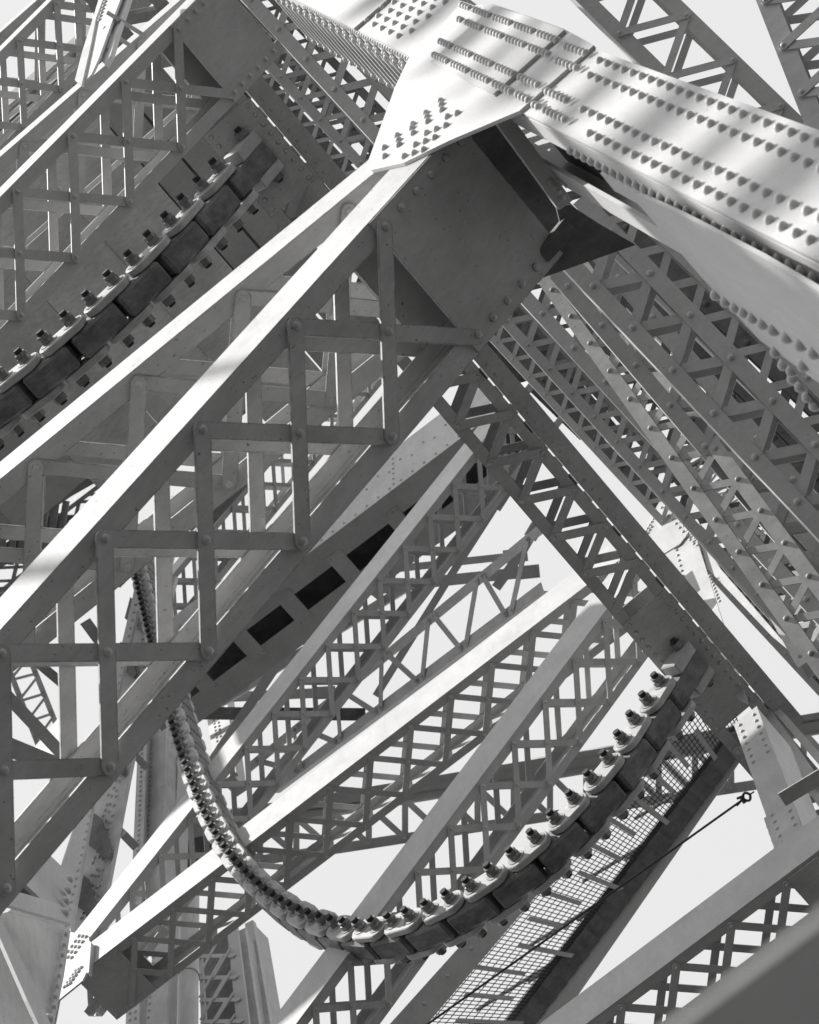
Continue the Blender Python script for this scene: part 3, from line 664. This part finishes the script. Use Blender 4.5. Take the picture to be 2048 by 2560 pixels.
rod('lower of two nearly level rods, darker and thicker, joining the zigzag truss', [(1340, 1428), (1095, 1453), (920, 1475)], 37.5, .075, mat=WORN)
rod('short riveted angle rod in the gap under the zigzag cross strut', [(1352, 1300), (1300, 1387), (1240, 1470)], 37.2, .065)
rod('slanting rod left of the long thin laced strut, below the slotted girder', [(790, 1515), (600, 1800), (530, 1905)], 39, .07)
rod('pale level rod left of the long thin laced strut', [(830, 1731), (590, 1742), (500, 1744)], 40, .07)
rod('dark level rod left of the long thin laced strut', [(905, 1786), (600, 1784), (500, 1783)], 39.5, .09, mat=DARK)
side('plain channel strut filling the bundle between the gusset tip and the zigzag cross strut', (600, -10), (2110, 1580), 22.0, (0, .72, -.69), .17, mat=DARK)
side('narrow dark channel strut low in the diagonal bundle', (560, 85), (2080, 1735), 31.0, (0, .8, -.6), .34, mat=DARK)
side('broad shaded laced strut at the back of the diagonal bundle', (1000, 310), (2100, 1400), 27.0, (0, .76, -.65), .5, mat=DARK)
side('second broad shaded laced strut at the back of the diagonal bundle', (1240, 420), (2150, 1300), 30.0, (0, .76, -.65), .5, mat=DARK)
bk = empty('dark_floor_beams', at(1600, 900, 38), 'dark floor beams seen through the gaps of the diagonal bundle', 'beams')
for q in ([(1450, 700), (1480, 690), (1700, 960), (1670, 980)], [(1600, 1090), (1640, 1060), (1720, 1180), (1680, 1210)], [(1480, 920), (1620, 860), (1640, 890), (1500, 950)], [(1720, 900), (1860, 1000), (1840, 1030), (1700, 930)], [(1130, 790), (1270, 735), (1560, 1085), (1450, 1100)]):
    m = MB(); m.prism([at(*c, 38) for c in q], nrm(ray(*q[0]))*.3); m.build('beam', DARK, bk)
strut_u('distant laced strut slanting gently across the left edge behind the big struts', GF, 11.2, (420, 1085), (-20, 1420), 6, (-2, 7), -2.2, 7.2, W=.5, T=.3, mat=SHADY)
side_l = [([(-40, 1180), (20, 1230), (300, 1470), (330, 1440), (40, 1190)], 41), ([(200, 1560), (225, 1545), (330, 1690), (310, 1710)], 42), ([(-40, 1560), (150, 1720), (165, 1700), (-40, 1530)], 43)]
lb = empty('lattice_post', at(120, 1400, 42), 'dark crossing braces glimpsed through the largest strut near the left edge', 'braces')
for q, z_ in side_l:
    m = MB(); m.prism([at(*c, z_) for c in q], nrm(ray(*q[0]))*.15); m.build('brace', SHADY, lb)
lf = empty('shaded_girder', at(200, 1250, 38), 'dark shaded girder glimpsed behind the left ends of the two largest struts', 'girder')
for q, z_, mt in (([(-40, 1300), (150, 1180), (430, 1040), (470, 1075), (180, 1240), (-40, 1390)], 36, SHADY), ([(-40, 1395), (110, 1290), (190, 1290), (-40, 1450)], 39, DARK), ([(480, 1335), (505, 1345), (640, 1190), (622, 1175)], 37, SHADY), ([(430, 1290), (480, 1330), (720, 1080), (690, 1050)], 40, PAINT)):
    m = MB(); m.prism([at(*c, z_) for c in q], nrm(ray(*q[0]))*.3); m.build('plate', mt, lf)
for i in range(7):
    A_ = at(10+i*26, 1300-i*8, 35.5); B_ = at(2+i*24, 1420-i*8, 35.5); m = MB(); m.cyl(A_, B_, .045, 8); m.build('bar', SHADY, lf)
E2, *_ = strut_u('distant thin laced strut glimpsed between the bars of the largest strut', GF, 10.35, (823, 980), (583, 1268), 5, (-2, 9), -2.2, 9.2, W=.5, T=.28)
# ================================================================== lower left: tower leg, gusset, pipes and posts
YT = 9.32
tl = empty('tower_leg', on_u(130, 2560, YT), 'wide riveted tower leg at lower left with dark triangular stiffeners along its side', 'tower leg')
def upoly(name, q, y, th, mat, root): 
    m = MB(); m.prism([on_u(*c, y) for c in q], EU*th); return m.build(name, mat, root)
upoly('web_plate', [(228, 2330), (118, 2560), (-40, 2760), (-260, 2760), (-40, 2330), (150, 2170), (280, 1780), (372, 1400), (430, 1240), (470, 1240), (318, 1890)], YT+.30, .02, PAINT, tl)
upoly('corner_channel', [(150, 2180), (172, 2120), (222, 1960), (330, 1500), (372, 1290), (398, 1290), (350, 1500), (236, 1985), (176, 2330), (132, 2560), (60, 2640), (120, 2330)], YT, .04, PAINT, tl)
upoly('edge_flange', [(226, 2330), (244, 2271), (300, 1960), (318, 1880), (420, 1440), (440, 1440), (332, 1890), (258, 2271), (244, 2330)], YT+.28, .05, WORN, tl)
for i, (x, y, s) in enumerate([(206, 2250, 1), (240, 2100, 1), (283, 1900, .8), (312, 1660, .75), (336, 1545, .7), (362, 1440, .7)]):
    upoly('stiffener', [(x-15*s, y-75*s), (x-35*s, y+0*s), (x+30*s, y+45*s), (x+38*s, y+30*s), (x+12*s, y-55*s)], YT+.22, .03, DARK, tl)
    upoly('stiffener', [(x+62*s, y-35*s), (x+62*s, y-5*s), (x+78*s, y-20*s)], YT+.34, .2, WORN, tl)
m = MB(); random.seed(3)
for i in range(46):
    t = i/45; x = 212+t*190; y = 2320-t*880
    for k in range(4):
        m.dome(on_u(x-12+k*9+random.uniform(-2, 2), y+k*5+random.uniform(-6, 6), YT+.30), -EU, .026, .022, 8, 2)
    m.dome(on_u(x-46, y-6, YT), -EU, .022, .018, 8, 2)
o = m.build('rivets', PAINT, tl); o['kind'] = 'stuff'
nd = empty('node_gusset', on_u(170, 2470, 9.15), 'pale riveted node plate at lower left where two sunlit laced struts begin', 'gusset')
upoly('plate', [(140, 2322), (176, 2330), (222, 2340), (222, 2352), (216, 2430), (206, 2452), (122, 2520), (140, 2420)], 9.14, .018, FRESH, nd)
upoly('edge_strip', [(222, 2352), (216, 2432), (222, 2432), (228, 2356)], 9.10, .05, WORN, nd)
m = MB()
for i in range(5):
    for k in range(3): m.dome(on_u(198-i*9+k*9, 2341+i*13+k*1, 9.14), -EU, .024, .022, 8, 3); m.dome(on_u(190-i*7+k*7, 2428+i*10-k*4, 9.14), -EU, .024, .022, 8, 3)
o = m.build('rivets', FRESH, nd); o['kind'] = 'stuff'
# near bars fixed to the leg in front
nb = empty('brace_bars', at(170, 2300, 11.0), 'flat pale brace bars with big rivets meeting in front of the tower leg', 'brace')
def hpoly(name, q, h, th, mat, root):
    m = MB(); m.prism([on_h(*c, h) for c in q], -EH*th); return m.build(name, mat, root)
def zpoly(name, q, z, th, mat, root, dz=None):
    P = [at(*c, z) for c in q]; m = MB(); m.prism(P, nrm(ray(*q[0]))*th); return m.build(name, mat, root)
hpoly('shadow_plate', [(-40, 2095), (20, 2140), (118, 2252), (60, 2246), (-40, 2222)], -2.72, .01, DARK, nb)  # dark sheet standing in for the shadow behind the bars
hpoly('wide_bar', [(-40, 1985), (0, 2016), (152, 2164), (176, 2290), (181, 2304), (178, 2309), (102, 2247), (0, 2150), (-40, 2112)], -2.66, .015, PAINT, nb)
hpoly('narrow_bar', [(-40, 2208), (0, 2217), (102, 2246), (150, 2262), (181, 2304), (178, 2309), (0, 2257), (-40, 2247)], -2.645, .014, PAINT, nb)
hpoly('slanting_bar', [(-40, 2210), (-12, 2240), (0, 2292), (80, 2450), (100, 2500), (140, 2590), (110, 2590), (68, 2500), (0, 2345), (-40, 2260)], -2.63, .014, PAINT, nb)
for x, y in [(173, 2199), (168, 2228), (163, 2254), (162, 2282), (12, 2212), (122, 2548)]:
    m = MB(); c = on_h(x, y, -2.644); m.dome(c, EH, .021, .02, 14, 4); m.build('rivet', PAINT, nb)
cp = empty('leg_cover', at(60, 2450, 12.0), 'broad flat cover plate of the tower leg in the lower left corner', 'plate')
hpoly('plate', [(120, 2305), (152, 2310), (166, 2322), (176, 2330), (160, 2440), (132, 2560), (125, 2640), (-60, 2640), (-60, 2300), (20, 2280)], -2.9, .02, WORN, cp)
hpoly('edge_channel', [(166, 2318), (176, 2328), (160, 2440), (136, 2560), (130, 2640), (118, 2640), (124, 2560), (146, 2440)], -2.88, .03, WORN, cp)
m = MB()
for i in range(9): m.dome(on_h(163-i*4.2, 2335+i*26, -2.879), EH, .014, .012, 8, 2)
o = m.build('rivets', PAINT, cp); o['kind'] = 'stuff'
# posts and pipes behind
def post_u(label, q, y, th, mat, name='riveted_column', riv=(), cat='column', ribs=None):
    root = empty(name, on_u(*q[-1], y), label, cat, None)
    m = MB(); P = [on_u(*c, y) for c in q]; m.prism(P, EU*th); m.build('face_plate', mat, root)
    m = MB(); e = [(P[0]*.8+P[1]*.2), (P[0]*.2+P[1]*.8), (P[3]*.8+P[2]*.2) if False else (P[3]*.2+P[2]*.8), (P[3]*.8+P[2]*.2)]
    m.prism([x+EU*(th+.001) for x in e], EU*.25); m.build('web', mat, root)
    m = MB(); n_ = 0
    for f in riv:
        k = max(3, int(np.linalg.norm(P[3]-P[0])/.14))
        for i in range(k):
            t = (i+.5)/k; c = (P[0]*(1-f)+P[1]*f)*(1-t)+(P[3]*(1-f)+P[2]*f)*t; m.dome(c, -EU, .024, .02, 8, 2)
    if riv: o = m.build('rivets', mat, root); o['kind'] = 'stuff'
    return root
post_u('bright edged riveted column behind the largest strut, left of the descending chain', [(352, 1700), (372, 1700), (352, 2300), (325, 2300)], 11.0, .03, PAINT, riv=(.5,))
post_u('broad smooth column left of the descending chain with two rivet lines', [(372, 1700), (418, 1690), (400, 2330), (348, 2330)], 11.1, .05, WORN, riv=(.12, .3))
post_u('riveted column just right of the broad smooth column, passing behind the sunlit strips', [(418, 1720), (452, 1790), (428, 2240), (402, 2230)], 11.4, .05, PAINT, riv=(.35, .75))
post_u('column at lower left running down between the two sunlit laced struts', [(395, 2230), (430, 2230), (410, 2700), (352, 2700)], 11.2, .05, PAINT, riv=(.08,))
post_u('narrow riveted column in the lower left with white sunlit edge', [(322, 2420), (352, 2400), (345, 2700), (306, 2700)], 11.3, .05, WORN, riv=(.3, .7))
post_u('wide dark bordered column with rivets at the bottom, right of the slanted ladder lattice', [(590, 2330), (612, 2320), (668, 2700), (620, 2700)], 12.0, .06, WORN, riv=(.3,))
post_u('smooth outer column edging the sky at the bottom left of centre', [(612, 2310), (632, 2300), (700, 2700), (662, 2700)], 12.2, .06, PAINT)
post_u('short column seen behind the descending chain beside the slotted girder end', [(500, 1690), (560, 1690), (590, 1930), (545, 1960)], 12.6, .06, WORN, riv=(.3, .5))
pipe = empty('standpipe', on_u(462, 2640, 10.4), 'smooth round pipe with a band clamp standing between the posts at lower left', 'pipe')
A_, B_ = on_u(474, 2236, 10.4), on_u(468, 2640, 10.4)
m = MB(); m.cyl(A_, B_, .105, 20); m.build('pipe', PAINT, pipe)
c = on_u(471, 2442, 10.4); m = MB(); m.cyl(c-EV*.03, c+EV*.03, .112, 20); m.build('band_clamp', WORN, pipe)
lad = empty('ladder_lattice', on_u(540, 2640, 11.5), 'white slanted lattice panel before a dark opening at the bottom, right of the pipe', 'lattice')
zL = 11.5
for q in ([(494, 2330), (500, 2330), (524, 2700), (508, 2700)], [(566, 2310), (592, 2310), (640, 2700), (606, 2700)]):
    upoly('rail', q, zL, .03, FRESH, lad)
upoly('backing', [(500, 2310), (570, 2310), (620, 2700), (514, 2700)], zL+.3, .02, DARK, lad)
for y in (2392, 2446, 2502, 2556, 2610):
    A_ = on_u(497+(y-2330)*.04, y, zL-.01); B_ = on_u(578+(y-2330)*.12, y-2, zL-.01)
    m = MB(); m.stadium(A_, B_, .05, nrm(np.cross(B_-A_, -EU)), -EU, .012, 3); m.build('rung', FRESH, lad)
    A_ = on_u(497+(y-2330)*.04, y+46, zL-.025); B_ = on_u(560+(y-2330)*.12, y-52, zL-.025)
    for dx in (0, 40):
        A2 = on_u(497+(y-2330)*.04+dx*.9, y+46+dx*.12, zL-.025); B2 = on_u(548+(y-2330)*.08+dx*.55, y-54+dx*.9, zL-.025)
        m = MB(); m.stadium(A2, B2, .04, nrm(np.cross(B2-A2, -EU)), -EU, .012, 3); m.build('slat', FRESH, lad)
sb = empty('shadow_beams', at(420, 2150, 33), 'dark girder with braces glimpsed behind the two sunlit strips at lower left', 'girder')
zpoly('girder', [(430, 2080), (640, 2020), (640, 2110), (430, 2190)], 36, .3, DARK, sb)
zpoly('beam', [(440, 2065), (530, 2045), (530, 2085), (440, 2105)], 35.5, .1, PAINT, sb)
zpoly('brace', [(405, 2160), (450, 2185), (448, 2196), (403, 2172)], 35, .05, PAINT, sb)
zpoly('brace', [(400, 2205), (445, 2235), (443, 2246), (398, 2216)], 35, .05, PAINT, sb)
# small lattice masts in the sky at far left
truss('far lattice mast leaning across the sky at the left edge under the largest strut', ((10, 1640), (110, 1900)), ((60, 1610), (160, 1860)), 44, 46, 5, .015, .09, 'warren', 'far masts at the left edge')
rod('pale slanted beam at the left edge under the largest strut', [(-20, 1700), (160, 1890)], 40, .09, 'beam', 'slanted_beam', 'slanted beams at the left edge')
rod('lower flat slanted beam at the left edge above the pale brace bars', [(-20, 1850), (150, 1920)], 38, .13, 'beam', 'slanted_beam', 'slanted beams at the left edge')
upoly('plate', [(60, 1900), (150, 1790), (180, 1900), (110, 1930)], 11.5, .05, WORN, sb)
# pale bracket that interrupts the thin strip at upper left
pb = empty('channel_bracket', at(210, 215, 15.5), 'pale folded channel bracket with short rivet rows, ending on a white strip at top left', 'bracket')
zb = 15.4
upoly('side_face', [(255, -30), (268, -30), (240, 45), (225, 120), (204, 212), (187, 200), (205, 130), (232, 45)], 1.70, .015, PAINT, pb)
upoly('main_face', [(262, -30), (312, -30), (285, 40), (245, 150), (228, 186), (205, 212), (190, 200), (214, 130), (240, 45)], 1.716, .015, FRESH, pb)
upoly('edge_face', [(300, -30), (330, -30), (290, 90), (276, 138), (262, 160), (250, 148), (284, 50)], 1.75, .03, PAINT, pb)
m = MB()
for i in range(7):
    m.dome(on_u(268-i*3, 2+i*9-5, 1.716), -EU, .016, .014, 8, 2); m.dome(on_u(219-i*2.2, 143+i*6, 1.716), -EU, .016, .014, 8, 2); m.dome(on_u(279-i*1.5, 92+i*5, 1.75), -EU, .016, .014, 8, 2)
o = m.build('rivets', FRESH, pb); o['kind'] = 'stuff'
for q, lab in (([(283, 40), (360, 88)], 'upper'), ([(275, 80), (335, 120)], 'lower')):
    A_ = at(*q[0], zb+.1); B_ = at(*q[1], zb+.4); d_ = nrm(B_-A_); s_ = perp(d_, ray(*q[0]))
    m = MB(); m.box(A_, d_, np.cross(d_, s_), s_, (0, np.linalg.norm(B_-A_)), (-.012, .012), (0, .05)); m.build('fin', FRESH, pb)
